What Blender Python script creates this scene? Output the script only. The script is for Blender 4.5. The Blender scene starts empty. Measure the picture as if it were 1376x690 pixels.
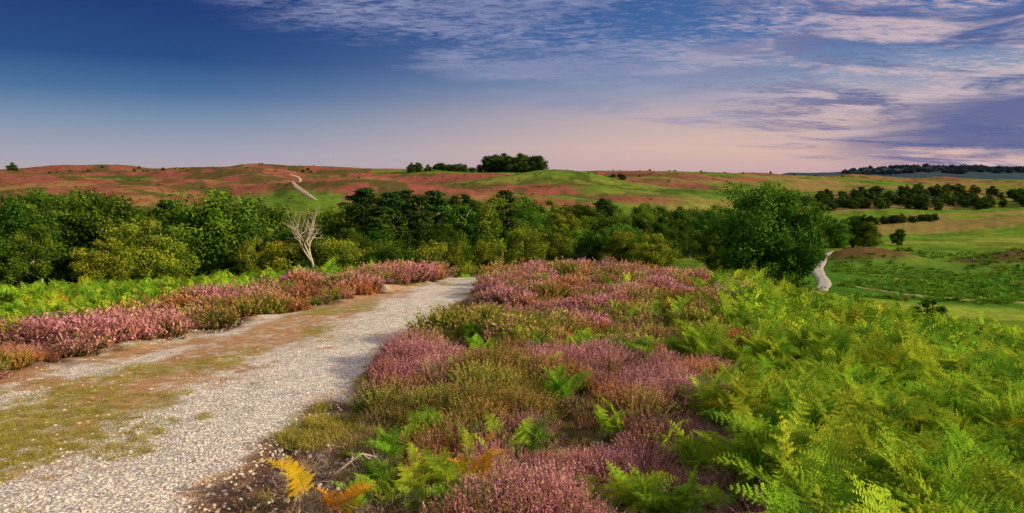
import bpy, math, random
import numpy as np
rng=np.random.default_rng(7)
F=982.0
def lin(r,g,b):
    f=lambda c:(c/255/12.92) if c/255<=0.04045 else ((c/255+0.055)/1.055)**2.4
    return (f(r),f(g),f(b),1)
# ------------------------------------------------------------ noise
def _h(ix,iy,seed):
    n=(ix.astype(np.int64)*374761393+iy.astype(np.int64)*668265263+seed*1442695041)&0x7fffffff
    n=((n^(n>>13))*1274126177)&0x7fffffff
    n=(n^(n>>16))
    return (n&0xffff)/65535.0
def vnoise(x,y,seed=0):
    x=np.asarray(x,float);y=np.asarray(y,float)
    ix=np.floor(x);iy=np.floor(y);fx=x-ix;fy=y-iy
    fx=fx*fx*(3-2*fx);fy=fy*fy*(3-2*fy)
    a=_h(ix,iy,seed);b=_h(ix+1,iy,seed);c=_h(ix,iy+1,seed);d=_h(ix+1,iy+1,seed)
    return (a*(1-fx)+b*fx)*(1-fy)+(c*(1-fx)+d*fx)*fy
def fbm(x,y,seed=0,o=4):
    s=0;a=.5;t=0
    for i in range(o):
        s=s+a*vnoise(x*2**i+17*i,y*2**i-9*i,seed+i);t+=a;a*=.5
    return s/t
def sst(a,b,x):
    t=np.clip((x-a)/(b-a),0,1);return t*t*(3-2*t)
# ------------------------------------------------------------ terrain
YD=np.array([1,5,10,20,30,40,55,75,100,150,220,320,450,620,900,1400,1800,3000,7000.])
US=np.array([-330,0,200,400,640,800,950,1100,1180,1250,1376,1700.])
ZT=np.array([
[0,-.3,-.7,-1.8,-3.2,-4.8,-7.0,-9.5,-11.5,-13.0,-13.5,-9.5,-1.5,10.5,10,9,7,5,0],
[0,-.3,-.6,-1.5,-2.95,-4.6,-6.9,-9.5,-11.7,-13.3,-13.7,-10,-2,10.4,10,9,7,5,0],
[0,-.3,-.6,-1.3,-2.7,-4.4,-6.9,-9.8,-12,-14,-14.5,-11,-3,10,10,9,7,5,0],
[0,-.3,-.6,-1.15,-2.1,-3.8,-6.6,-10,-12.5,-14.5,-15.5,-12,-3.5,8.2,8,8,7,5,0],
[0,-.3,-.6,-1.2,-1.9,-3.6,-6.4,-9.9,-12.8,-15,-16.5,-14,-6,6.5,7,7,7,5,0],
[0,-.3,-.6,-1.1,-1.75,-3.3,-6.2,-9.7,-12.8,-15.5,-17.5,-15.5,-8.0,6.5,7.5,7,7,5,0],
[0,-.3,-.6,-1.15,-2.1,-3.8,-6.2,-9.7,-13,-16,-18,-16.5,-10,2.5,7,7,6,5,0],
[0,-.3,-.7,-1.8,-3.2,-5.2,-7.9,-10.8,-13,-15.8,-18.3,-17.5,-12.5,-4,4,5,5,12,0],
[0,-.3,-.7,-2.0,-3.6,-5.6,-8.3,-11.0,-13.1,-15.9,-18.1,-17.5,-13,-6,1,2,2,38,0],
[0,-.35,-.85,-2.3,-4.1,-6.3,-9.2,-11.8,-13.6,-16,-18,-17.5,-13.5,-7.5,-2,-2,-2,56,0],
[0,-.4,-1.0,-2.8,-4.9,-7.1,-9.8,-12.1,-13.8,-16,-18,-17.5,-13.5,-8,-4,-4,-4,46,0],
[0,-.5,-1.3,-3.4,-5.4,-7.2,-9.6,-11.9,-13.8,-16,-18,-17.5,-13,-7,-4,-4,-3,50,0]])
NL,NS=500,220
lg=np.linspace(0,math.log(7000),NL); sg=np.linspace((US[0]-688)/F,(US[-1]-688)/F,NS)
T1=np.array([np.interp(lg,np.log(YD),r) for r in ZT])
T2=np.array([np.interp(sg,(US-688)/F,T1[:,j]) for j in range(NL)]).T
def smooth(A,sig,ax):
    k=np.arange(-int(3*sig),int(3*sig)+1);w=np.exp(-k*k/2/sig/sig);w/=w.sum()
    pad=[(0,0),(0,0)];pad[ax]=(len(k)//2,len(k)//2)
    B=np.pad(A,pad,mode='edge')
    return np.apply_along_axis(lambda m:np.convolve(m,w,'valid'),ax,B)
T2=smooth(smooth(T2,6,1),6,0)
XR=lambda y:np.interp(y,[0,5,6.5,11,19.4,28.6,36,45],[-2.05,-2.05,-1.95,-1.64,-.95,-.75,-1.3,-3])
XL=lambda y:np.interp(y,[0,5,9.8,12.7,18.6,26.4,32,45],[-7.2,-7.2,-6.9,-6.3,-4.5,-2.9,-2.9,-5.2])
A0=math.radians(46)
MND=[(74,152,11,7,3.8),(108,146,19,7,4.0),(150,170,25,8,4)]
def Hs(x,y):
    x=np.asarray(x,float);y=np.asarray(y,float)
    r=np.hypot(x,y);az=np.arctan2(x,y);ac=np.clip(az,-A0,A0)
    d=np.maximum(r*np.cos(ac),1.0001);s=np.tan(ac)
    fl=np.clip(np.log(d)/lg[-1]*(NL-1),0,NL-1.001);fs=np.clip((s-sg[0])/(sg[-1]-sg[0])*(NS-1),0,NS-1.001)
    i=fs.astype(int);j=fl.astype(int);a=fs-i;b=fl-j
    z=(T2[i,j]*(1-b)+T2[i,j+1]*b)*(1-a)+(T2[i+1,j]*(1-b)+T2[i+1,j+1]*b)*a
    bk=sst(math.radians(80),math.radians(170),np.abs(az))
    return z*(1-bk)+bk*(-.004*r)
def H(x,y):
    x=np.asarray(x,float);y=np.asarray(y,float)
    r=np.hypot(x,y);z=Hs(x,y)
    onp=sst(-.2,.5,np.minimum(XR(y)-x,x-XL(y)))*(y<60)
    z=z+(fbm(x/1.7,y/1.7,3)-.5)*.42*(1-onp)*sst(2,6,r)
    z=z+(fbm(x/.5,y/.5,31,2)-.5)*.03*(r<60)
    z=z-.05*onp*(r<60)
    amp=sst(230,420,r)*(1-.35*sst(540,620,r))
    z=z+((fbm((x-.8*y)/130,(y+.35*x)/60,5,2)-.5)*22.0)*amp+(fbm(x/26,y/20,6)-.5)*2.2*sst(80,250,r)
    z=z+(fbm(x/240,y/240,9,4)-.5)*26*sst(1700,2400,r)
    for mx,my,rx,ry,h in MND:
        z=z+h*np.exp(-(((x-mx)/rx)**2+((y-my)/ry)**2))
    return z
def ground_hit(u,v,y0=45,y1=1500):
    ys=np.exp(np.linspace(math.log(y0),math.log(y1),3000));x=ys*(u-688)/F
    z=H(x,ys);vv=240+F*(2-z)/ys
    k=np.argmax(vv<=v) 
    return float(x[k]),float(ys[k])
# ------------------------------------------------------------ helpers
SC=bpy.context.scene
def link(o):SC.collection.objects.link(o);return o
def mesh_np(name,V,faces,attrs=None,mats=(),midx=None,smooth=False):
    me=bpy.data.meshes.new(name);V=np.asarray(V,np.float32)
    me.vertices.add(len(V));me.vertices.foreach_set('co',V.ravel())
    faces=[np.asarray(f,np.int32) for f in faces if len(f)]
    if faces:
        L=np.concatenate([f.ravel() for f in faces]);tot=np.concatenate([np.full(len(f),f.shape[1],np.int32) for f in faces])
        st=np.concatenate([[0],np.cumsum(tot)[:-1]]).astype(np.int32)
        me.loops.add(len(L));me.loops.foreach_set('vertex_index',L)
        me.polygons.add(len(tot));me.polygons.foreach_set('loop_start',st);me.polygons.foreach_set('loop_total',tot)
        if midx is not None:me.polygons.foreach_set('material_index',np.asarray(midx,np.int32))
        if smooth:me.polygons.foreach_set('use_smooth',np.ones(len(tot),bool))
    for m in mats:me.materials.append(m)
    me.update(calc_edges=True)
    for k,a in (attrs or {}).items():
        a=np.asarray(a)
        if a.dtype.kind=='i':
            at=me.attributes.new(k,'INT','POINT');at.data.foreach_set('value',a.astype(np.int32))
        elif a.ndim==1:
            at=me.attributes.new(k,'FLOAT','POINT');at.data.foreach_set('value',a.astype(np.float32))
        elif a.shape[1]==3:
            at=me.attributes.new(k,'FLOAT_VECTOR','POINT');at.data.foreach_set('vector',a.astype(np.float32).ravel())
        else:
            at=me.attributes.new(k,'FLOAT_COLOR','POINT');at.data.foreach_set('color',a.astype(np.float32).ravel())
    return me
class Acc:
    def __init__(s):s.V=[];s.F3=[];s.F4=[];s.M3=[];s.M4=[];s.T=[];s.n=0
    def add(s,V,F,t,m=0):
        V=np.asarray(V,float).reshape(-1,3);F=np.asarray(F,int)+s.n
        (s.F3 if F.shape[1]==3 else s.F4).append(F);(s.M3 if F.shape[1]==3 else s.M4).append(np.full(len(F),m))
        s.V.append(V);s.T.append(np.broadcast_to(np.asarray(t,float),(len(V),)).copy());s.n+=len(V)
    def tube(s,P,R,sides=6,t=0,m=0):
        P=np.asarray(P,float);n=len(P);a=np.linspace(0,2*math.pi,sides,endpoint=False);V=[]
        for i in range(n):
            d=P[min(i+1,n-1)]-P[max(i-1,0)];d=d/(np.linalg.norm(d)+1e-9)
            q=np.array([1,0,0]) if abs(d[0])<.8 else np.array([0,1,0])
            b=np.cross(d,q);b/=np.linalg.norm(b);c=np.cross(d,b)
            V.append(P[i]+R[i]*(np.cos(a)[:,None]*b+np.sin(a)[:,None]*c))
        V=np.concatenate(V);Fs=[]
        for i in range(n-1):
            for j in range(sides):
                k=(j+1)%sides;Fs.append((i*sides+j,i*sides+k,(i+1)*sides+k,(i+1)*sides+j))
        s.add(V,Fs,t,m)
    def mesh(s,name,mats):
        F=[];M=[]
        if s.F3:F.append(np.concatenate(s.F3));M.append(np.concatenate(s.M3))
        if s.F4:F.append(np.concatenate(s.F4));M.append(np.concatenate(s.M4))
        return mesh_np(name,np.concatenate(s.V),F,{'t':np.concatenate(s.T)},mats,np.concatenate(M))
# ------------------------------------------------------------ node helper
class NT:
    def __init__(s,t):s.t=t
    def n(s,ty,**k):
        o=s.t.nodes.new(ty)
        for a,b in k.items():setattr(o,a,b)
        return o
    def set(s,i,v):
        if isinstance(v,bpy.types.NodeSocket):s.t.links.new(v,i)
        elif v is not None:i.default_value=v
    def m(s,op,a,b=None,c=None,clamp=False):
        o=s.n('ShaderNodeMath',operation=op,use_clamp=clamp)
        for i,v in enumerate((a,b,c)):
            if v is not None:s.set(o.inputs[i],v)
        return o.outputs[0]
    def mix(s,f,a,b,bt='MIX'):
        o=s.n('ShaderNodeMix',data_type='RGBA',blend_type=bt);s.set(o.inputs[0],f);s.set(o.inputs[6],a);s.set(o.inputs[7],b);return o.outputs[2]
    def ramp(s,f,st,interp='LINEAR'):
        o=s.n('ShaderNodeValToRGB');o.color_ramp.interpolation=interp;e=o.color_ramp.elements
        while len(e)<len(st):e.new(.5)
        for k,(p,c) in enumerate(st):e[k].position=p;e[k].color=c if len(c)==4 else (*c,1)
        s.set(o.inputs[0],f);return o.outputs[0]
    def sm(s,a,b,x):
        o=s.n('ShaderNodeMapRange',interpolation_type='SMOOTHSTEP');s.set(o.inputs[0],x);o.inputs[1].default_value=a;o.inputs[2].default_value=b;return o.outputs[0]
    def noise(s,vec,sc,det=4,rough=.5,dist=0):
        o=s.n('ShaderNodeTexNoise');s.set(o.inputs['Vector'],vec);o.inputs['Scale'].default_value=sc;o.inputs['Detail'].default_value=det;o.inputs['Roughness'].default_value=rough;o.inputs['Distortion'].default_value=dist;return o.outputs[0]
def mat(name):
    m=bpy.data.materials.new(name);m.use_nodes=True;m.node_tree.nodes.clear();return m,NT(m.node_tree)
def out(N,sh):
    o=N.n('ShaderNodeOutputMaterial');N.t.links.new(sh,o.inputs['Surface'])
def leafmat(name,stops,trans=.3,rnd=.35,vary=None,hv=.03):
    m,N=mat(name)
    at=N.n('ShaderNodeAttribute',attribute_name='t').outputs['Fac']
    c=N.ramp(at,stops)
    oi=N.n('ShaderNodeObjectInfo').outputs['Random']
    if vary:c=N.mix(N.m('MULTIPLY',N.sm(.25,.9,oi),.9),c,N.ramp(at,vary))
    h=N.n('ShaderNodeHueSaturation');r2=N.m('FRACT',N.m('MULTIPLY',oi,7.31))
    N.set(h.inputs['Hue'],N.m('ADD',.5-hv/2,N.m('MULTIPLY',r2,hv)))
    N.set(h.inputs['Value'],N.m('ADD',1-rnd/2,N.m('MULTIPLY',N.m('FRACT',N.m('MULTIPLY',oi,3.77)),rnd)))
    N.set(h.inputs['Color'],c);c=h.outputs[0]
    d=N.n('ShaderNodeBsdfDiffuse');N.set(d.inputs[0],c)
    if trans>0:
        tr=N.n('ShaderNodeBsdfTranslucent');N.set(tr.inputs[0],c)
        mx=N.n('ShaderNodeMixShader');mx.inputs[0].default_value=trans
        N.t.links.new(d.outputs[0],mx.inputs[1]);N.t.links.new(tr.outputs[0],mx.inputs[2]);out(N,mx.outputs[0])
    else:out(N,d.outputs[0])
    return m
def plain(name,c1,c2,sc=20,rough=.9):
    m,N=mat(name);tc=N.n('ShaderNodeTexCoord').outputs['Object'];oi=N.n('ShaderNodeObjectInfo').outputs['Random']
    c=N.mix(N.m('MULTIPLY_ADD',oi,.6,N.m('MULTIPLY',N.noise(tc,sc),.5)),(*c1,1),(*c2,1))
    b=N.n('ShaderNodeBsdfDiffuse');N.set(b.inputs[0],c);out(N,b.outputs[0]);return m
# ------------------------------------------------------------ terrain mesh
fa=np.radians(np.linspace(-52,52,1000));ba=np.radians(np.linspace(52,308,261))[1:-1]
AZ=np.concatenate([fa,ba]);R=np.exp(np.linspace(math.log(.6),math.log(7000),620))
AA,RR=np.meshgrid(AZ,R);X=(RR*np.sin(AA)).ravel();Y=(RR*np.cos(AA)).ravel();Z=H(X,Y)
na,nr=len(AZ),len(R)
idx=np.arange(na*nr).reshape(nr,na);nx=np.roll(idx,-1,axis=1)
Q=np.stack([idx[:-1],nx[:-1],nx[1:],idx[1:]],-1).reshape(-1,4)[:,::-1]
V=np.stack([X,Y,Z],1);V=np.vstack([V,[[0,0,0]]]);c0=len(V)-1
T=np.stack([idx[0],nx[0],np.full(na,c0)],-1)
X=V[:,0];Y=V[:,1];Z=V[:,2];D=np.hypot(X,Y)
def mixc(a,b,t):return a*(1-t[:,None])+np.asarray(b)[None,:]*t[:,None]
soil=np.array([.12,.07,.06]);C=np.tile(soil,(len(V),1))
n1=fbm(X/.5,Y/.5,11);n2=fbm(X/25,Y/25,12);n3=fbm(X/9,Y/9,13)
C=mixc(C,[.26,.16,.12],sst(.45,.65,n1));C=mixc(C,[.40,.34,.29],sst(.60,.72,fbm(X/.12,Y/.12,14))*(D<25))
XB=lambda y:np.interp(y,[2,4,6,9,14,20,30,40],[1.2,1.9,2.5,2.7,4.2,6,9,12])
gz=sst(0,1.5,X-XB(Y))*(D<60);C=mixc(C,[.09,.13,.025],gz)
gl=sst(2.4,3.4,XL(Y)-X)*(D<60);C=mixc(C,[.12,.22,.025],gl)
val=sst(32,46,D);S=X/np.maximum(Y,1);vc=np.tile(np.array([.13,.24,.026]),(len(V),1))
vc=mixc(vc,[.28,.30,.06],sst(.50,.64,n2)*.8)
vc=mixc(vc,[.27,.34,.05],sst(.25,.45,S)*sst(100,80,D+30*(n2-.5))*.85)
vc=mixc(vc,[.06,.17,.02],sst(.25,.4,S)*sst(88,100,D+30*(n2-.5))*sst(175,160,D)*.85)
vc=mixc(vc,[.07,.13,.02],sst(.48,.66,n3)*.65)
C=C*(1-val[:,None])+vc*val[:,None]
hill=sst(-13.5,-9.5,Z+3*(n2-.5))*sst(230,300,D)
nb=fbm((X-.9*Y)/150+3,(Y+.45*X)/34,21,5);nb2=fbm((X+.5*Y)/60,Y/16,22,4);nb3=fbm(X/16,Y/12,27,3)
hc=np.tile(np.array([.12,.21,.03]),(len(V),1))
heat=sst(.43,.52,nb+.19*sst(.05,-.25,S)*sst(-6,1,Z)-.02)
hc=mixc(hc,[.32,.095,.082],heat*.92);hc=mixc(hc,[.20,.075,.055],heat*sst(.45,.6,fbm(X/30,Y/14,33))*.6)
hc=mixc(hc,[.32,.26,.07],sst(.54,.67,nb2)*.5)
hc=mixc(hc,[.05,.085,.018],sst(.51,.63,nb3)*.75)
C=C*(1-hill[:,None])+hc*hill[:,None]
st=sst(.1,.35,S)*sst(260,330,D)*sst(1200,800,D);C=mixc(C,[.30,.20,.08],st*sst(.45,.60,fbm(X/60,Y/18,29))*.8)
for mx,my,rx,ry,h in MND:
    g=np.exp(-(((X-mx)/rx)**2+((Y-my)/ry)**2));C=mixc(C,[.13,.085,.04],sst(.2,.5,g+.3*(n3-.5)))
C=mixc(C,[.05,.08,.11],sst(1500,2000,D))  # far ridge: distance haze painted in as blue ground colour
gm,N=mat('heath_ground')
ac=N.n('ShaderNodeAttribute',attribute_name='col').outputs['Color'];pos=N.n('ShaderNodeNewGeometry').outputs['Position']
k=N.m('ADD',N.m('MULTIPLY',N.noise(pos,.25,8,.65),1.3),.35)
k2=N.m('ADD',N.m('MULTIPLY',N.noise(pos,14,5,.7),1.2),.4)
cc=N.n('ShaderNodeVectorMath',operation='SCALE');N.set(cc.inputs[0],ac);N.set(cc.inputs[3],N.m('MULTIPLY',k,k2))
b=N.n('ShaderNodeBsdfDiffuse');N.set(b.inputs[0],cc.outputs[0])
bp=N.n('ShaderNodeBump');bp.inputs['Strength'].default_value=.6;bp.inputs['Distance'].default_value=.03;N.set(bp.inputs['Height'],N.noise(pos,18,5,.7))
N.t.links.new(bp.outputs[0],b.inputs['Normal']);out(N,b.outputs[0])
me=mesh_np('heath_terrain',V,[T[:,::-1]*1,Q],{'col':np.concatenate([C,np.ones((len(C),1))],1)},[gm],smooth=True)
link(bpy.data.objects.new('heath_terrain',me))
# ------------------------------------------------------------ gravel path
py=np.concatenate([np.arange(-6,14,.045),np.arange(14,46,.09)]);pt=np.linspace(-.1,1.1,180)
PY,PT=np.meshgrid(py,pt,indexing='ij');yy=np.maximum(PY,0)
wob=(fbm(PY/1.3,PY*0,41)-.5)*.9
PX=XL(yy)+(XR(yy)-XL(yy))*PT+wob*(PT-.5)
x=PX.ravel();y=PY.ravel();tt=PT.ravel();e=np.minimum(tt,1-tt)*(XR(y)-XL(y))+(fbm(x/.35,y/.35,42)-.5)*.6+(fbm(x/1.1,y/1.1,47)-.5)*.9
z=H(x,y)+(.014+.0013*np.maximum(y,0))*sst(-.1,.06,e)-.05*sst(.05,-.15,e)
dr=XR(y)-x
n=fbm(x/.6,y/.9,43);nn=fbm(x/.12,y/.12,44,3);nw=fbm(x/1.5,y/2.5,46)
tr=sst(.05,.45,dr+(n-.5)*1.1)*sst(2.5,1.8,dr+(n-.5)*1.5)
tr=tr*sst(.33,.53,.5*n+.5*nw+.10+.35*(nn-.5))
tl=sst(3.5,4.0,dr+(n-.5))*sst(5.4,4.7,dr+(n-.5))*.85*sst(.42,.60,n+.3*(nn-.5)+.04)
grav=np.clip(np.maximum(tr,tl)+.5*sst(.50,.64,nn),0,1)
grass=sst(.46,.60,fbm(x/.9,y/1.4,45)+.3*(nn-.5))*(1-grav*.75)
CP=np.tile(np.array([.58,.34,.18]),(len(x),1));CP=mixc(CP,[.86,.80,.76],grav*.95);CP=mixc(CP,[.36,.32,.07],grass*.8)
CP=mixc(CP,[.22,.13,.095],sst(.35,0,e))
n_,m_=PX.shape;ii=np.arange(n_*m_).reshape(n_,m_)
PQ=np.stack([ii[:-1,:-1],ii[:-1,1:],ii[1:,1:],ii[1:,:-1]],-1).reshape(-1,4)
pm,N=mat('gravel_path')
ac=N.n('ShaderNodeAttribute',attribute_name='col').outputs['Color'];gr=N.n('ShaderNodeAttribute',attribute_name='grav').outputs['Fac'];pos=N.n('ShaderNodeNewGeometry').outputs['Position']
vo=N.n('ShaderNodeTexVoronoi');vo.inputs['Scale'].default_value=36;vo.inputs['Randomness'].default_value=1;N.set(vo.inputs['Vector'],pos)
vs=N.n('ShaderNodeSeparateColor');N.set(vs.inputs[0],vo.outputs['Color'])
stone=N.sm(.68,.3,vo.outputs['Distance'])
br=N.m('MULTIPLY',N.m('MULTIPLY_ADD',vs.outputs[0],.7,.6),N.m('MULTIPLY_ADD',stone,.5,.58))
br=N.m('ADD',N.m('MULTIPLY',br,N.m('MULTIPLY_ADD',gr,.7,.3)),N.m('MULTIPLY',N.m('SUBTRACT',1,gr),.55))
br=N.m('MULTIPLY',br,N.m('MULTIPLY_ADD',N.noise(pos,4,7,.75),1.2,.44))
cc=N.n('ShaderNodeVectorMath',operation='SCALE');N.set(cc.inputs[0],ac);N.set(cc.inputs[3],br)
b=N.n('ShaderNodeBsdfDiffuse');N.set(b.inputs[0],cc.outputs[0])
bp=N.n('ShaderNodeBump');bp.inputs['Strength'].default_value=.7;bp.inputs['Distance'].default_value=.015;N.set(bp.inputs['Height'],N.m('ADD',stone,N.noise(pos,25,4,.7)))
N.t.links.new(bp.outputs[0],b.inputs['Normal']);out(N,b.outputs[0])
link(bpy.data.objects.new('gravel_path',mesh_np('gravel_path',np.stack([x,y,z],1),[PQ],{'col':np.concatenate([CP,np.ones((len(CP),1))],1),'grav':grav},[pm],smooth=True)))
# ------------------------------------------------------------ ribbons
tm=plain('pale_gravel',(.46,.44,.43),(.36,.33,.30),.6)
tm2=plain('chalky_earth',(.56,.43,.34),(.34,.25,.17),.3)
strawm=plain('worn_grass',(.40,.36,.15),(.25,.28,.07),2)
def ribbon(name,pts,w,off,m,sm=25,jit=1.1):
    P=np.array(pts,float);s=np.concatenate([[0],np.cumsum(np.hypot(*np.diff(P,axis=0).T))]);t=np.linspace(0,s[-1],max(60,int(s[-1]/1.5)))
    px=np.interp(t,s,P[:,0]);py_=np.interp(t,s,P[:,1]);
    for _ in range(sm):
        px[1:-1]=(px[:-2]+px[2:]+px[1:-1])/3;py_[1:-1]=(py_[:-2]+py_[2:]+py_[1:-1])/3
    dx=np.gradient(px);dy=np.gradient(py_);l=np.hypot(dx,dy);dx/=l;dy/=l
    k=7;o=np.linspace(-1,1,k);ww=w/2*(1+jit*(fbm(t/5,t*0,5)-.5))
    Xr=px[:,None]+dy[:,None]*o*ww[:,None];Yr=py_[:,None]-dx[:,None]*o*ww[:,None]
    Zr=H(Xr,Yr)+off-off*1.3*(np.abs(o)>.99)
    ii=np.arange(len(t)*k).reshape(-1,k);q=np.stack([ii[:-1,:-1],ii[:-1,1:],ii[1:,1:],ii[1:,:-1]],-1).reshape(-1,4)
    return link(bpy.data.objects.new(name,mesh_np(name,np.stack([Xr.ravel(),Yr.ravel(),Zr.ravel()],1),[q],None,[m],smooth=True)))
gh=ground_hit
def at(u,y):return (y*(u-688)/F,y)
TRK=[at(1092,80),at(1106,96),at(1114,110),at(1106,124),at(1100,136),at(1104,148),at(1124,160),at(1160,172)]
ribbon('gravel_track',TRK,2.1,.16,tm,22,.4)
ribbon('hill_track',[gh(426,270,250),gh(414,262,250),gh(408,256,250),gh(396,251,250),gh(394,246,250),gh(405,242,250),gh(406,239,250),gh(392,235,250)],2.4,.4,tm2)
ribbon('grass_track',[gh(1150,386),gh(1200,394),gh(1270,402),gh(1376,408),gh(1480,418)],1.2,.12,strawm)
# ------------------------------------------------------------ plants: materials
bark=plain('tree_bark',(.12,.09,.065),(.20,.15,.11),8)
pale_bark=plain('pale_bark',(.7,.62,.52),(.4,.35,.28),6)
deadm=plain('dead_wood',(.78,.68,.58),(.50,.42,.35),10)
L_oak=leafmat('oak_leaves',[(0,(.022,.055,.009)),(.5,(.07,.15,.016)),(1,(.18,.29,.026))],.3,.9,hv=.06)
L_lime=leafmat('sallow_leaves',[(0,(.06,.10,.013)),(.5,(.17,.24,.024)),(1,(.34,.38,.035))],.3,.5,hv=.05)
L_pine=leafmat('pine_needles',[(0,(.014,.036,.010)),(.5,(.04,.085,.016)),(1,(.10,.15,.024))],.15)
L_dk=leafmat('hedge_leaves',[(0,(.02,.045,.010)),(.5,(.05,.10,.018)),(1,(.11,.17,.028))],.2,.6)
L_far=leafmat('haze_tint_leaves',[(0,(.03,.05,.07)),(1,(.055,.085,.11))],0,.4)  # distance haze put into the leaf colour as a bluish tint
GP=[(0,(.06,.035,.02)),(.35,(.12,.12,.03))]
L_heP=leafmat('heather_bloom',GP+[(.55,(.24,.15,.08)),(.74,(.56,.20,.29)),(1,(.76,.38,.47))],.35,.6,vary=GP+[(.6,(.26,.15,.07)),(.8,(.58,.26,.20)),(1,(.76,.44,.36))],hv=.05)
L_heR=leafmat('heather_rust',[(0,(.06,.035,.02)),(.4,(.19,.13,.03)),(.65,(.46,.18,.07)),(1,(.70,.33,.15))],.35,.6,vary=[(0,(.06,.03,.02)),(.4,(.16,.11,.05)),(.7,(.38,.23,.15)),(1,(.58,.38,.28))])
L_heG=leafmat('heather_green',[(0,(.05,.035,.015)),(.35,(.13,.17,.025)),(.75,(.26,.31,.04)),(1,(.52,.36,.12))],.3,.7,hv=.07)
L_br=leafmat('bracken_green',[(0,(.16,.12,.03)),(.25,(.15,.30,.022)),(1,(.34,.56,.04))],.42,.6,vary=[(0,(.16,.12,.03)),(.25,(.24,.38,.025)),(1,(.56,.66,.05))],hv=.05)
L_brD=leafmat('bracken_shade',[(0,(.10,.08,.03)),(.25,(.08,.18,.02)),(1,(.17,.34,.03))],.3,.6,hv=.05)  # darker green bracken kind, also used for the valley field
L_brO=leafmat('bracken_autumn',[(0,(.28,.20,.04)),(.4,(.62,.42,.03)),(1,(.80,.36,.03))],.35,.5,hv=.07)
L_gr=leafmat('grass_blades',[(0,(.24,.19,.05)),(.6,(.38,.36,.06)),(1,(.66,.52,.15))],.3,.5)
L_dead=leafmat('dry_stems',[(0,(.20,.13,.10)),(1,(.46,.34,.26))],0,.7)
stm=plain('flint',(.88,.82,.76),(.45,.38,.32),30)
# ------------------------------------------------------------ prototypes
PROT={}
def proto(group,me):
    c=PROT.setdefault(group,bpy.data.collections.new(group+'_kinds'))
    o=bpy.data.objects.new('%s_kind_%02d'%(group,len(c.objects)),me);c.objects.link(o)
def leaves(acc,Cn,Nr,size,t,m,elong=1.5):
    n=len(Cn);q=rng.normal(size=(n,3));a=np.cross(Nr,q);a/=np.linalg.norm(a,axis=1)[:,None]+1e-9
    b=np.cross(Nr,a);s=(size*(.6+.8*rng.random(n)))[:,None]
    V=np.stack([Cn-a*s*elong*.5,Cn-b*s*.4,Cn+a*s*elong*.5,Cn+b*s*.4],1).reshape(-1,3)
    acc.add(V,np.arange(4*n).reshape(-1,4),np.repeat(t,4),m)
def tree(name,seed,Ht,W,cb,ncl,nl,ls,lm,bm,kind='round'):
    global rng
    rng=np.random.default_rng(seed);A=Acc();lean=rng.normal(size=2)*.04*Ht
    ch=Ht*(1-cb);cz=Ht*cb+ch/2
    top=np.array([lean[0],lean[1],Ht*(.8 if kind!='pine' else .95)])
    tp=[np.array([0,0,-.05*Ht]),np.array([0,0,Ht*.1]),top*.35+np.r_[rng.normal(size=2)*.02*Ht,0],top*.65+np.r_[rng.normal(size=2)*.03*Ht,0],top]
    r0=Ht*(.028 if kind!='birch' else .018);A.tube(tp,[r0*1.5,r0,r0*.75,r0*.45,r0*.1],8,.3,0)
    cs=[]
    for i in range(ncl):
        d=rng.normal(size=3);d/=np.linalg.norm(d)
        rr=rng.random()**.45*.9
        lob=.66+.7*float(fbm(np.array(math.atan2(d[1],d[0])*1.5+seed),np.array(d[2]*2.4),seed,2))
        c=d*rr*lob*np.array([W/2,W/2,ch/2])
        if kind=='round' and d[2]<0:c[:2]*=1.12
        if kind=='pine':
            hz=rng.random();c=np.array([d[0]*W/2*(1-.65*hz)*rr,d[1]*W/2*(1-.65*hz)*rr,(hz-.5)*ch])
        c[2]+=cz;c[:2]+=lean*(c[2]/Ht);cs.append(c)
    cs=np.array(cs)
    for c in cs[:int(ncl*.45)]:
        zt=max(Ht*max(cb,.1)*.6,c[2]-.5*np.hypot(*c[:2])-.05*Ht);zt=min(zt,Ht*.75)
        s=np.array([np.interp(zt,[p[2] for p in tp],[p[0] for p in tp]),np.interp(zt,[p[2] for p in tp],[p[1] for p in tp]),zt])
        mid=(s+c)/2+rng.normal(size=3)*.03*Ht
        A.tube([s,mid,c],[r0*.32,r0*.18,r0*.05],4,.3,0)
    cr=W*(.145 if kind!='pine' else .15)
    k=nl//ncl
    Cn=[];Nr=[];tt=[]
    for c in cs:
        f=.55+.9*rng.random();r=cr*f;d=rng.normal(size=(k,3));d/=np.linalg.norm(d,axis=1)[:,None]
        p=d*(rng.random(k)**.5)[:,None]*r*np.array([1.1,1.1,.8 if kind!='pine' else .4]);
        if kind=='birch':p[:,2]=p[:,2]*1.5
        Cn.append(c+p);Nr.append(d*1.0+np.array([0,0,.25])+rng.normal(size=(k,3))*.45)
        tt.append(np.clip(.2+.6*rng.random()+rng.normal(size=k)*.14+.15*d[:,2],0,1))
    Cn=np.concatenate(Cn);Nr=np.concatenate(Nr);Nr/=np.linalg.norm(Nr,axis=1)[:,None]
    leaves(A,Cn,Nr,ls,np.concatenate(tt),1)
    return A.mesh(name,[bm,lm])
TM={}
for i in range(5):TM['oak%d'%i]=tree('oak_mesh%d'%i,100+i,10,[8.5,9.5,7.5,8,9][i],[.02,.06,.05,.0,.08][i],[85,95,80,80,90][i],20000,.22,L_oak,bark)
for i in range(3):TM['lime%d'%i]=tree('sallow_mesh%d'%i,200+i,10,[10,11,9][i],.0,80,18000,.24,L_lime,bark)
for i in range(3):TM['pine%d'%i]=tree('pine_mesh%d'%i,300+i,10,[4.2,4.8,3.6][i],.3,60,11000,.19,L_pine,bark,'pine')
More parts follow.
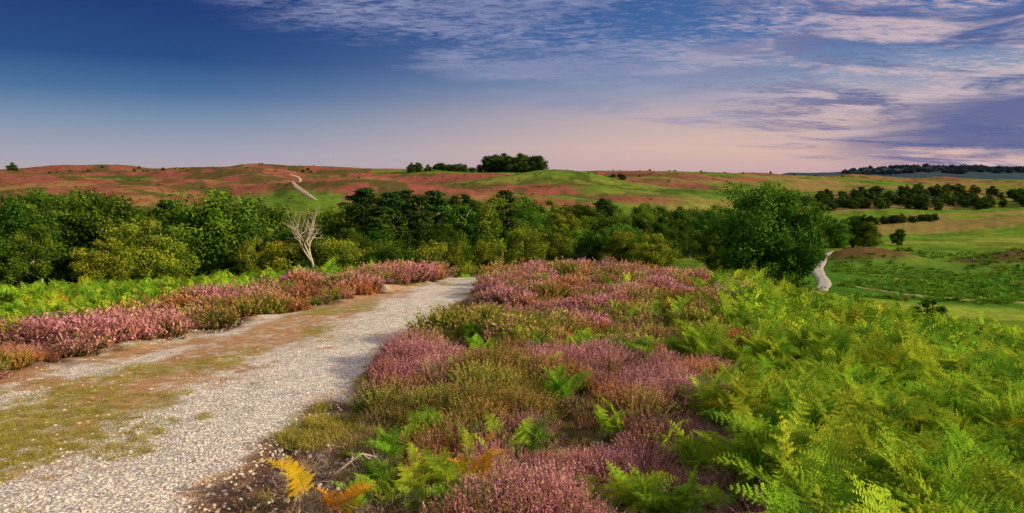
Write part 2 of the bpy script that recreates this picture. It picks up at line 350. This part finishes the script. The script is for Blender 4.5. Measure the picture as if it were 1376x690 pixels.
for i in range(3):TM['birch%d'%i]=tree('birch_mesh%d'%i,400+i,10,[4.6,5.2,4.2][i],.22,44,9000,.17,L_oak if i else L_lime,pale_bark,'birch')
for k in ['oak0','oak1','oak2','oak3','oak4','lime0','lime1','pine0','pine1','birch0','birch1','birch2']:proto('tree',TM[k])
for i in range(3):proto('darktree',tree('dark_mesh%d'%i,170+i,10,10,0,50,7000,.4,L_dk,bark))
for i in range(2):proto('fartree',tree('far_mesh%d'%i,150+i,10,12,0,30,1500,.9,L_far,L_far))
def lowbush(name,seed,lm):
    return tree(name,seed,1.0,1.7,.0,22,1200,.10,lm,bark)
for i in range(3):proto('bush',lowbush('bush%d'%i,500+i,L_oak))
proto('bush',lowbush('bush3',510,L_lime));proto('bush',lowbush('bush4',511,L_heR))
def heather(name,seed,m,ns=190,nb=16,rad=.26,h=.30,bs=.022):
    r=np.random.default_rng(seed);A=Acc();V=[];Fc=[];TT=[];n=0
    for i in range(ns):
        a=r.random()*6.283;q=math.sqrt(r.random());base=np.array([math.cos(a),math.sin(a),0])*q*rad*.55
        out_=np.array([math.cos(a),math.sin(a),0])*q
        ln=h*(.6+.8*r.random())*(1-.25*q);d=out_*.75+np.array([0,0,1])+r.normal(size=3)*.2;d/=np.linalg.norm(d)
        tip=base+d*ln;side=np.cross(d,r.normal(size=3));side/=np.linalg.norm(side)
        V+=[base-side*.003,base+side*.003,tip];Fc.append((n,n+1,n+2));TT+=[0,0,.5];n+=3
        sh=.18*r.normal()
        for j in range(nb):
            f=.3+.7*(j+r.random())/nb;p=base+d*ln*f;e=r.normal(size=3);e-=d*e.dot(d);e/=np.linalg.norm(e)+1e-9
            e=e*.8+d*.9;s=bs*(1.15-.5*f) ;w=np.cross(e,r.normal(size=3));w/=np.linalg.norm(w)+1e-9
            V+=[p-w*s*.3,p+w*s*.3,p+e*s];Fc.append((n,n+1,n+2));t=min(1,max(0,f*1.05-.05+sh));TT+=[t,t,t];n+=3
    A.add(V,Fc,np.array(TT));return A.mesh(name,[m])
for i in range(10):
    m_=L_heP if i<4 else L_heR if i<7 else L_heG
    proto('heather',heather('heather%d'%i,600+i,m_));proto('heatherlo',heather('heatherlo%d'%i,660+i,m_,75,7,bs=.055))
def deadheather(name,seed):
    r=np.random.default_rng(seed);A=Acc();V=[];Fc=[];TT=[];n=0
    def br(p,d,l,w,dep):
        nonlocal n
        q=p+d*l;s=np.cross(d,r.normal(size=3));s/=np.linalg.norm(s)
        V.extend([p-s*w,p+s*w,q+s*w*.5,q-s*w*.5]);Fc.extend([(n,n+1,n+2),(n,n+2,n+3)]);TT.extend([.3+.5*r.random()]*4);n+=4
        if dep<4:
            for i in range(2 if dep else 3):
                e=d+r.normal(size=3)*.5;e/=np.linalg.norm(e);br(q,e,l*.75,w*.65,dep+1)
    for i in range(7):
        a=r.random()*6.283;d=np.array([math.cos(a)*1.1,math.sin(a)*1.1,.5+.4*r.random()]);d/=np.linalg.norm(d);br(np.zeros(3),d,.09,.005,0)
    A.add(V,Fc,np.array(TT));return A.mesh(name,[L_dead])
for i in range(3):proto('deadheather',deadheather('deadheather%d'%i,690+i))
def frond(A,r,base,az,L,arch,tilt,tw=0,lo=False):
    P=[];K=26;p=np.array(base,float);ang=tilt
    hd=np.array([math.cos(az),math.sin(az),0.])
    Ts=[]
    for i in range(K+1):
        tv=hd*math.sin(ang)+np.array([0,0,1.])*math.cos(ang);P.append(p.copy());Ts.append(tv);p=p+tv*L/K;ang+=arch/K*(.4+1.2*i/K)
    A.tube([P[0],P[8],P[16],P[26]],[.005,.004,.003,.001],3,.1,0)
    side=np.array([-hd[1],hd[0],0.]);side=side*math.cos(tw)+np.array([0,0,1])*math.sin(tw)
    V=[];Fc=[];TT=[];n=0;np_=9 if lo else 15
    for i in range(np_):
        f=.25+.75*(i/np_);k=f*K;k0=int(k);pp=P[k0]*(1-(k-k0))+P[min(k0+1,K)]*(k-k0);tv=Ts[k0];nm=np.cross(side,tv)
        g=(1-i/np_);pl=L*.33*(g**.85)*(.75 if i==0 else 1)*(.8+.4*r.random())
        for sg_ in(-1,1):
            dr_=side*sg_*.9+tv*(.42+.12*r.normal())+nm*(-.05-.4*r.random());dr_/=np.linalg.norm(dr_);dp=np.cross(nm,dr_);dp/=np.linalg.norm(dp)
            m=max(4,int(11*g+3));sh=.14*r.normal()
            if lo:
                w=pl*.17+.01;t=.75+sh;dd=np.array([0,0,-1])*pl*.12
                V+=[pp,pp+dr_*pl*.4+dp*w,pp+dr_*pl+dd,pp+dr_*pl*.4-dp*w];Fc+=[(n,n+1,n+2),(n,n+2,n+3)];TT+=[t]*4;n+=4;continue
            for j in range(m):
                h=(j+.3)/m;q=pp+dr_*pl*h+np.array([0,0,-1])*pl*.22*h*h;w=pl*.24*(1-h)**.8+.005;bw=pl/m*.40
                for s2 in(-1,1):
                    tipv=q+dp*s2*w+dr_*w*.35+nm*.25*w*r.normal()
                    V+=[q-dr_*bw,q+dr_*bw,tipv];Fc.append((n,n+1,n+2));t=min(1,max(.2,.55+.3*h+sh+.2*(f-.5)));TT+=[t,t,min(1,t+.1)];n+=3
    A.add(V,Fc,np.array(TT))
def bracken(name,seed,m,nf=6,L=.75,lo=False):
    r=np.random.default_rng(seed);A=Acc()
    for i in range(nf):
        az=i/nf*6.283+r.normal()*.5;b=(r.normal()*.11,r.normal()*.11,-.02)
        frond(A,r,b,az,L*(.5+.7*r.random()),.8+1.1*r.random(),.05+.5*r.random(),r.normal()*.4,lo)
    return A.mesh(name,[m])
for i in range(6):
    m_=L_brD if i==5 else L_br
    proto('bracken',bracken('bracken%d'%i,700+i,m_,6+i%3));proto('brackenlo',bracken('brackenlo%d'%i,740+i,m_,7+i%3,lo=True))
for i in range(2):proto('bracken',bracken('brackenO%d'%i,720+i,L_brO,4,.55));proto('brackenlo',bracken('brackenloO%d'%i,760+i,L_brO,5,.6,True))
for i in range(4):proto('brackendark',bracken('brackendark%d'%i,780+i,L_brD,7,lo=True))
def tuft(name,seed,nb=45,h=.10,sp=.07):
    r=np.random.default_rng(seed);A=Acc();V=[];Fc=[];TT=[];n=0
    for i in range(nb):
        b=np.r_[r.normal(size=2)*sp*.6,0];d=np.r_[r.normal(size=2)*.45,1];d/=np.linalg.norm(d);l=h*(.5+r.random());s=np.cross(d,r.normal(size=3));s/=np.linalg.norm(s)
        w=.0035;m=b+d*l*.55;t=b+d*l+np.r_[d[:2]*l*.35,-.1*l]
        V+=[b-s*w,b+s*w,m+s*w*.8,m-s*w*.8,t];Fc+=[(n,n+1,n+2),(n,n+2,n+3),(n+3,n+2,n+4)];TT+=[0,0,.5,.5,1];n+=5
    A.add(V,Fc,np.array(TT));return A.mesh(name,[L_gr])
for i in range(4):proto('grass',tuft('tuft%d'%i,800+i))
import bmesh
for i in range(5):
    r=np.random.default_rng(900+i);bm=bmesh.new();bmesh.ops.create_icosphere(bm,subdivisions=1,radius=1)
    sc=[1,.7+.3*r.random(),.4+.3*r.random()]
    for v in bm.verts:
        k=.8+.4*r.random()
        for a in range(3):v.co[a]*=sc[a]*k
    me=bpy.data.meshes.new('stone%d'%i);bm.to_mesh(me);bm.free();me.materials.append(stm);proto('stone',me)
# ------------------------------------------------------------ scatter
def scatter(name,group,x,y,idx,scl,tilt=.12,dz=0.,zscl=None):
    n=len(x);z=H(x,y)+dz
    rot=np.stack([rng.normal(size=n)*tilt,rng.normal(size=n)*tilt,rng.random(n)*6.283],1)
    s=np.broadcast_to(np.asarray(scl,float),(n,));s3=np.stack([s,s,s*(1 if zscl is None else zscl)],1)
    me=mesh_np(name,np.stack([x,y,z],1),[],{'idx':np.asarray(idx,np.int32),'rot':rot,'scl':s3})
    o=link(bpy.data.objects.new(name,me))
    g=bpy.data.node_groups.new(name+'_nodes','GeometryNodeTree');g.interface.new_socket('Geometry',in_out='INPUT',socket_type='NodeSocketGeometry');g.interface.new_socket('Geometry',in_out='OUTPUT',socket_type='NodeSocketGeometry')
    gi=g.nodes.new('NodeGroupInput');go=g.nodes.new('NodeGroupOutput');ip=g.nodes.new('GeometryNodeInstanceOnPoints');ci=g.nodes.new('GeometryNodeCollectionInfo')
    ci.inputs['Collection'].default_value=PROT[group];ci.inputs['Separate Children'].default_value=True;ci.inputs['Reset Children'].default_value=True
    def na(nm,ty):
        q=g.nodes.new('GeometryNodeInputNamedAttribute');q.data_type=ty;q.inputs['Name'].default_value=nm;return q.outputs['Attribute']
    ip.inputs['Pick Instance'].default_value=True
    L=g.links.new;L(gi.outputs[0],ip.inputs['Points']);L(ci.outputs[0],ip.inputs['Instance']);L(na('idx','INT'),ip.inputs['Instance Index'])
    er=g.nodes.new('FunctionNodeEulerToRotation');L(na('rot','FLOAT_VECTOR'),er.inputs[0]);L(er.outputs[0],ip.inputs['Rotation'])
    L(na('scl','FLOAT_VECTOR'),ip.inputs['Scale']);L(ip.outputs[0],go.inputs[0])
    md=o.modifiers.new('scatter','NODES');md.node_group=g;return o
rng=np.random.default_rng(5)
def pts(n,y0,y1,xm=.82,pad=3,pw=1.0):
    y=np.exp(rng.uniform(math.log(y0),math.log(y1),n)) if pw=='log' else y0+(y1-y0)*np.sqrt(rng.random(n))
    x=rng.uniform(-1,1,n)*(xm*y+pad);return x,y
# --- heather
x,y=pts(24000,2.4,44,pw='log')
nz=fbm(x/1.1,y/1.1,51);nz2=fbm(x/1.1,y/1.5,52);bare=fbm(x/.8,y/.8,53);lump=sst(.34,.66,fbm(x/1.1,y/1.1,54,3))
thr=.41+.11*sst(12,5,y)
cen=(x>XR(y)+.15+1.0*sst(9,5,y)+(nz-.5)*1.2)&(x<XB(y)+1.2+(nz-.5)*2.8)
lef=(x<XL(y)-.05+(nz-.5)*.6)&(x>XL(y)-3.0+(nz-.5)*1.5)&(y<34)
small=rng.random(len(x))<.22
keep=(cen&((bare>thr)|small))|(lef&(bare>.33))
keep&=~((y<4.2)&(np.abs(x)<1.0))
gap=cen&(bare<=thr)
x,y=x[keep],y[keep];nz2=nz2[keep];l=lef[keep];gap=gap[keep];lump=lump[keep]
u=rng.random(len(x))*.6+(nz2-.5)*2.0+.21-.08*l
idx=np.where(u<.40,rng.integers(0,4,len(x)),np.where(u<.66,rng.integers(4,7,len(x)),rng.integers(7,10,len(x))))
sc=(.65+.5*rng.random(len(x)))*(1+.5*sst(12,35,y))*np.where(l,1.1,1)*(.85+.15*sst(4,9,y))*np.where(gap,.5,1)*(.6+.75*lump)
a=y<11
scatter('heather','heather',x[a],y[a],idx[a],sc[a],.25,-.02)
scatter('heather','heatherlo',x[~a],y[~a],idx[~a],sc[~a],.25,-.02)
x,y=pts(3200,3,22,pw='log');keep=(x>XR(y)+.2)&(x<XB(y)+1);x,y=x[keep],y[keep]
scatter('dry_heather_stems','deadheather',x,y,rng.integers(0,3,len(x)),.4+.8*rng.random(len(x)),.3,0)
# --- bracken
x,y=pts(17000,2.8,42,pw='log')
nz=fbm(x/1.3,y/1.3,61);hh=sst(.35,.65,fbm(x/1.8,y/1.8,62,3))
right=(x>XB(y)+(nz-.5)*3.0)&((y<31)|(x<.2*y))&(x<.55*y+6.5)
left=(x<XL(y)-2.6+(nz-.5)*1.2)
mid=(x>XR(y)+.9)&(x<XB(y))&(nz>.53)&(rng.random(len(x))<.28)
keep=((right&(rng.random(len(x))<.72))|left|mid)&~((y<4.6)&(x<1.6)&(x>-1.5))
x,y=x[keep],y[keep];md=mid[keep];lf=left[keep];hh=hh[keep]
sc=(.45+.45*rng.random(len(x)))*np.where(md,.62,1)*np.where(lf,.75,1)*(1+.5*sst(10,35,y))*(.7+.6*hh)
idx=np.where(rng.random(len(x))<.025+.02*(y<7),rng.integers(6,8,len(x)),rng.integers(0,6,len(x)))
a=y<12
scatter('bracken','bracken',x[a],y[a],idx[a],sc[a],.28)
scatter('bracken','brackenlo',x[~a],y[~a],idx[~a],sc[~a],.28)
x,y=pts(22000,44,190,xm=.8,pad=5,pw='log');nz=fbm(x/14,y/9,63)
TK=np.array(TRK);tkx=np.interp(y,TK[:,1],TK[:,0]);ok=np.abs(x-tkx)>2.4
a=(nz>.44)&(x>.40*y)&(y>84+26*(nz-.5))&ok
scatter('bracken_field','brackendark',x[a],y[a],rng.integers(0,4,a.sum()),1.1+.9*rng.random(a.sum()),.2,-.15,.6)
a=(nz>.44)&(x<.3*y)&(y<68)
scatter('bracken_field','brackenlo',x[a],y[a],rng.integers(0,6,a.sum()),1.1+.9*rng.random(a.sum()),.2,-.15,.6)
fx=np.array([(392,680),(430,694),(622,655),(470,690),(505,684),(600,520),(735,520),(750,560),(815,600),(720,480),(1000,640),(880,505),(560,600),(1000,590)],float)
def near(u,v):
    for yy_ in np.arange(3,40,.02):
        xx=yy_*(u-688)/F
        if 345+F*math.tan(math.atan((2-float(Hs(xx,yy_)))/yy_)-math.radians(6.1))<=v:return xx,yy_
    return xx,yy_
NP=np.array([near(u,v) for u,v in fx])
scatter('bracken_plants','bracken',NP[:,0],NP[:,1],[6,7,7,2,0,1,3,4,0,5,3,2,1,6],np.array([.78,.6,.72,.4,.34,.5,.75,.75,.6,.6,.8,.6,.35,.6]),dz=.06)
# --- grass
x,y=pts(50000,3.2,36,pw='log');dr=XR(y)-x;g=fbm(x/.9,y/1.4,45);dl=x-XL(y)
keep=(dr>-.9)&(dl>-.5)&((((dr<.45)&(g>.47))|((dr>1.9)&(dr<3.9)&(g>.49))|((dl<1.0)&(g>.5))|((dr>.4)&(dr<2)&(g>.56))))
keep|=(dr<-.2)&(x<XB(y))&(rng.random(len(x))<.06)
x,y=x[keep],y[keep];dr=XR(y)-x
scatter('grass','grass',x,y,rng.integers(0,4,len(x)),(.35+.5*rng.random(len(x)))*np.where(dr<.3,1.25,.75),.2)
# --- gravel
x,y=pts(110000,3.4,20,pw='log');dr=XR(y)-x
tr=(dr>.1)&(dr<2.2)&(rng.random(len(x))<.7);tl=(dr>3.3)&(dr<5.0)&(rng.random(len(x))<.3);ot=(dr>-2.2)&(x>XL(y)-.2)&(rng.random(len(x))<.2)
ot|=(dr<-.2)&(x<3.5)&(rng.random(len(x))<.05)
keep=tr|tl|ot
x,y=x[keep],y[keep]
scatter('gravel_stones','stone',x,y,rng.integers(0,5,len(x)),(.006+.020*rng.random(len(x))**3)*(1+.02*y),.5,.016)
# ------------------------------------------------------------ individual trees
def put(nm,key,u,v_top,yd,wscale=1.0,rot=None):
    x=yd*(u-688)/F;z=float(H(x,yd))-.1;ztop=2-yd*(v_top-240)/F;h=(ztop-z)/.97
    o=link(bpy.data.objects.new(nm,TM[key]));o.location=(x,yd,z);s=h/10;o.scale=(s*wscale,s*wscale,s);o.rotation_euler=(0,0,rng.random()*6.28 if rot is None else rot);return o
put('oak_tree','oak0',20,272,62,1.1);put('oak_tree','oak3',82,260,66,1.05);put('birch_tree','birch0',50,300,56,1.2)
put('oak_tree','oak1',140,260,68,1.0);put('sallow_tree','lime0',196,298,60,1.0);put('sallow_tree','lime2',130,322,57,1)
put('oak_tree','oak4',292,260,76,1.1);put('oak_tree','oak2',356,270,82,1.0);put('oak_tree','oak3',240,288,86,1.0)
put('sallow_bush','lime1',458,316,72,.9);put('sallow_bush','lime2',345,345,72,1)
put('oak_tree','oak0',470,274,90,1)
for u,v,yd,k in [(495,258,92,'pine0'),(515,264,88,'pine1'),(537,258,94,'pine2'),(556,266,90,'pine0'),(505,280,84,'pine2'),(578,261,100,'pine1')]:put('pine_tree',k,u,v,yd,1.25)
put('oak_tree','oak1',582,300,88,.9);put('birch_tree','birch1',605,264,104,1.2);put('birch_tree','birch2',628,270,102,1.2);put('birch_tree','birch0',648,264,106,1.2);put('pine_tree','pine1',672,260,125,1.2)
put('sallow_bush','lime0',648,324,92,.8);put('sallow_bush','lime1',702,304,112,.8);put('sallow_bush','lime2',745,302,135,.9);put('sallow_bush','lime2',880,316,118,.9);put('oak_bush','oak3',618,320,94,.9)
put('oak_tree','oak4',1030,248,97,1.0,rot=2.4);put('oak_tree','oak3',1062,262,98,.9);put('oak_tree','oak2',1004,292,99,.8);put('oak_tree','oak0',965,296,125,.8);put('oak_tree','oak2',985,300,118,.8)
put('oak_bush','oak3',1128,294,205,1.0);put('oak_bush','oak1',1148,292,210,1.1);put('oak_bush','oak0',1168,298,205,1);put('oak_bush','oak2',1208,306,215,1);
r=np.random.default_rng(77);A=Acc()
def branch(p,d,l,rad,dep):
    q=[p];dd=d
    for i in range(3):
        dd=dd+r.normal(size=3)*.13;dd/=np.linalg.norm(dd);q.append(q[-1]+dd*l/3)
    A.tube(q,[rad,rad*.85,rad*.7,rad*.5],6 if dep<2 else 4,.3,0)
    if dep<5:
        for i in range(3 if dep<3 else 2):
            k=r.choice([2,3]) if dep else 3
            e=dd+r.normal(size=3)*np.array([.55,.55,.25])+np.array([0,0,.15]);e/=np.linalg.norm(e);branch(q[k],e,l*(.62+.2*r.random()),rad*.56,dep+1)
branch(np.array([0,0,-.3]),np.array([.03,0,1.]),3.6,.26,0)
dm=A.mesh('dead_tree',[deadm]);zs=max(v.co.z for v in dm.vertices)
yd=60;x=yd*(422-688)/F;z=float(H(x,yd));h=2-yd*(276-240)/F-z
o=link(bpy.data.objects.new('dead_tree',dm));o.location=(x,yd,z);s=h/zs;o.scale=(s*.85,s*.85,s)
# ------------------------------------------------------------ woodland masses
def belt(n,u0,u1,y0,y1,vt0,vt1,kinds,w=1.0,hm=(3,13),sg_=8):
    u=rng.uniform(u0,u1,n);y=rng.uniform(y0,y1,n);x=y*(u-688)/F;vt=np.interp(u,[u0,u1],[vt0,vt1])+rng.normal(size=n)*sg_+4
    h=np.clip(2-y*(vt-240)/F-H(x,y),*hm);return x,y,rng.choice(kinds,n),h/10*w
B=[belt(55,-250,640,80,130,272,270,[0,1,2,3,4,7,9,10]),belt(40,-200,640,68,84,305,310,[0,1,3,4,5,6,9]),
 belt(110,560,970,150,215,266,286,[0,1,2,3,4,7,8,9]),belt(45,600,900,130,160,300,310,[5,4,3,0,10]),
 belt(60,900,1110,190,290,288,288,[0,1,2,3,4]),belt(60,-250,500,135,200,278,285,[0,1,2,3,4])]
x,y,k,s=[np.concatenate([b[i] for b in B]) for i in range(4)]
ok=~((x>.40*y)&(x<.455*y)&(y<180));x,y,k,s=x[ok],y[ok],k[ok],s[ok]
s*=.9+.2*rng.random(len(s));scatter('woodland','tree',x,y,k,s,.03,-.2)
B=[belt(260,1095,1600,400,445,272,244,[0,1,2],sg_=4,hm=(5,15)),belt(50,1200,1400,340,352,277,274,[0,1,2],hm=(2,5),sg_=1),belt(40,1110,1260,300,312,288,283,[0,1,2],hm=(2,5),sg_=1)]
x,y,k,s=[np.concatenate([b[i] for b in B]) for i in range(4)]
scatter('valley_woodland','darktree',x,y,k,s*(.85+.3*rng.random(len(s))),.03,-.2)
u=np.concatenate([rng.uniform(655,725,40),rng.uniform(552,650,30),rng.uniform(735,860,22),rng.uniform(-60,420,50),[20,22,708],rng.uniform(860,1130,24)])
hh=np.concatenate([rng.uniform(9,14,40),rng.uniform(3,7,30),rng.uniform(2,5,22),rng.uniform(1.2,3,50),[8,7,7],rng.uniform(1.5,4,24)])
y=rng.uniform(610,650,len(u));y[-24:]=rng.uniform(880,960,24);x=y*(u-688)/F
scatter('skyline_trees','darktree',x,y,rng.choice([0,1,2],len(x)),hh/10*1.1,.03,-.3)
x,y=pts(16000,230,900,xm=.8,pad=10);nz=fbm(x/35,y/20,71)
keep=(nz>.55)&(rng.random(len(x))<.75)&((x<.25*y)|(rng.random(len(x))<.25));x,y,nz=x[keep],y[keep],nz[keep]
scatter('heath_scrub','bush',x,y,rng.choice([0,1,2,4,4,3,3],len(x)),.4+1.3*rng.random(len(x))**4,.05,-.1,.6)
x,y=pts(350,60,230,xm=.8,pad=10);keep=(fbm(x/20,y/20,73)>.5)&~((x>.38*y)&(x<.47*y)&(y<180));x,y=x[keep],y[keep]
scatter('valley_bushes','bush',x,y,rng.choice([0,1,2,3],len(x)),.5+1.2*rng.random(len(x))**2,.05,-.1)
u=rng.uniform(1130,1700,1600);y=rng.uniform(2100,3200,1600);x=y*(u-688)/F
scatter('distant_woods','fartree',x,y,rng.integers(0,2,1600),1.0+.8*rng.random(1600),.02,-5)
# ------------------------------------------------------------ dead twigs
def twig(u,v,l,az,seed):
    r2=np.random.default_rng(seed);A=Acc();xx,yy_=near(u,v)
    def br(p,a,l,rad,dep):
        q=[p]
        for i in range(4):
            a+=r2.normal()*.25;n=q[-1]+np.array([math.cos(a),math.sin(a),0])*l/4;n[2]=.05+rad+abs(r2.normal())*.04;q.append(n)
        A.tube(q,[rad,rad*.9,rad*.8,rad*.6,rad*.35],5,.3,0)
        if dep<2:
            for i in (1,2,3):br(q[i],a+r2.choice([-1,1])*(.5+.4*r2.random()),l*.5,rad*.6,dep+1)
    br(np.zeros(3),az,l,.012,0)
    o=link(bpy.data.objects.new('dead_branch',A.mesh('dead_branch',[deadm])));o.location=(xx,yy_,float(H(xx,yy_))+.02)
twig(650,668,.6,2.6,1);twig(440,632,.45,.2,2);twig(540,622,.4,.5,3);twig(930,655,.4,1,4);twig(860,560,.5,2,5)
# ------------------------------------------------------------ world
w=bpy.data.worlds.new("World");SC.world=w;w.use_nodes=True;w.node_tree.nodes.clear();N=NT(w.node_tree)
SE,SR=math.radians(22),math.radians(106)
sky=N.n('ShaderNodeTexSky',sky_type='NISHITA');sky.sun_disc=False;sky.sun_elevation=SE;sky.sun_rotation=SR
g=N.n('ShaderNodeTexCoord').outputs['Generated'];sp=N.n('ShaderNodeSeparateXYZ');N.set(sp.inputs[0],g);dx,dy,dz=sp.outputs
az=N.m('ARCTAN2',dx,dy)
SKY_FILL=(.60,.54,.48,1)  # bright overhead sky, out of frame, added to fill the shadows
Lr=N.ramp(dz,[(0,lin(180,166,172)),(.03,lin(162,160,178)),(.07,lin(118,140,170)),(.105,lin(62,104,152)),(.145,lin(16,66,128)),(.2,lin(4,48,114)),(.33,lin(8,44,105)),(.6,SKY_FILL),(1,SKY_FILL)])
Rr=N.ramp(dz,[(0,lin(198,164,172)),(.04,lin(218,182,170)),(.085,lin(192,172,176)),(.125,lin(132,148,178)),(.18,lin(66,106,164)),(.33,lin(30,70,135)),(.6,SKY_FILL),(1,SKY_FILL)])
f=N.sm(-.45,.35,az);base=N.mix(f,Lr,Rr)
iz=N.m('DIVIDE',1,N.m('ADD',N.m('MAXIMUM',dz,0),.12))
cv=N.n('ShaderNodeCombineXYZ');N.set(cv.inputs[0],N.m('MULTIPLY',dx,iz));N.set(cv.inputs[1],N.m('MULTIPLY',dy,iz))
rot=N.n('ShaderNodeMapping');N.set(rot.inputs[0],cv.outputs[0]);rot.inputs['Rotation'].default_value=(0,0,math.radians(40));rot.inputs['Scale'].default_value=(1,2.0,1)
fine=N.noise(rot.outputs[0],13,6,.68,.5);big=N.noise(rot.outputs[0],1.1,5,.55,.6)
line=N.m('SUBTRACT',N.m('SUBTRACT',dz,.212),N.m('MULTIPLY',N.m('ADD',az,.42),-.21))
reg=N.m('MULTIPLY',N.sm(-.02,.04,N.m('ADD',line,N.m('MULTIPLY',N.m('SUBTRACT',big,.5),.16))),N.sm(-.52,-.3,az))
dens=N.m('MULTIPLY',reg,N.sm(.40,.58,N.m('ADD',N.m('MULTIPLY',fine,.48),N.m('MULTIPLY',big,.52))))
rightf=N.sm(.1,.5,az)
shade=N.sm(.42,.56,N.noise(rot.outputs[0],1.4,6,.6,.6))
cl=N.mix(N.m('MULTIPLY',shade,N.m('MULTIPLY_ADD',rightf,.8,.2)),N.mix(rightf,lin(142,148,184),lin(210,184,188)),lin(76,88,144))
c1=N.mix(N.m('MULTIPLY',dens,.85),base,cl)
cv2=N.n('ShaderNodeCombineXYZ');N.set(cv2.inputs[0],N.m('MULTIPLY',az,3));N.set(cv2.inputs[1],N.m('MULTIPLY',dz,26))
sn=N.noise(cv2.outputs[0],1.6,6,.6,.5)
bandc=N.m('ADD',.052,N.m('MULTIPLY',N.m('SUBTRACT',az,.5),.10))
bd=N.m('ABSOLUTE',N.m('SUBTRACT',dz,bandc))
band=N.m('MULTIPLY',N.sm(.036,.014,N.m('ADD',bd,N.m('MULTIPLY',N.m('SUBTRACT',sn,.5),.11))),N.sm(.36,.54,N.m('ADD',az,N.m('MULTIPLY',N.m('SUBTRACT',sn,.5),.3))))
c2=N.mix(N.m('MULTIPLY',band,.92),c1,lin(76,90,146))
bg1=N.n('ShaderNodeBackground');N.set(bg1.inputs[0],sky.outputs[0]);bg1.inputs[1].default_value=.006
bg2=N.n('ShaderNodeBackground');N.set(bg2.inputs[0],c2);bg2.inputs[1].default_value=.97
ad=N.n('ShaderNodeAddShader');N.t.links.new(bg1.outputs[0],ad.inputs[0]);N.t.links.new(bg2.outputs[0],ad.inputs[1])
wo=N.n('ShaderNodeOutputWorld');N.t.links.new(ad.outputs[0],wo.inputs[0])
sl=bpy.data.lights.new('sun','SUN');sl.energy=5;sl.angle=math.radians(.6);sl.color=(1,.80,.48)
so=link(bpy.data.objects.new('sun',sl))
from mathutils import Vector
dv=Vector((math.sin(SR)*math.cos(SE),math.cos(SR)*math.cos(SE),math.sin(SE)));so.rotation_euler=dv.to_track_quat('Z','Y').to_euler()
cd=bpy.data.cameras.new('camera');cd.sensor_width=36;cd.lens=18/(688/F);cd.clip_start=.1;cd.clip_end=20000
co=link(bpy.data.objects.new('camera',cd));co.location=(0,0,2.0);co.rotation_euler=(math.radians(90-6.1),0,0);SC.camera=co
SC.view_settings.view_transform='Standard';SC.view_settings.look='None';SC.view_settings.exposure=0
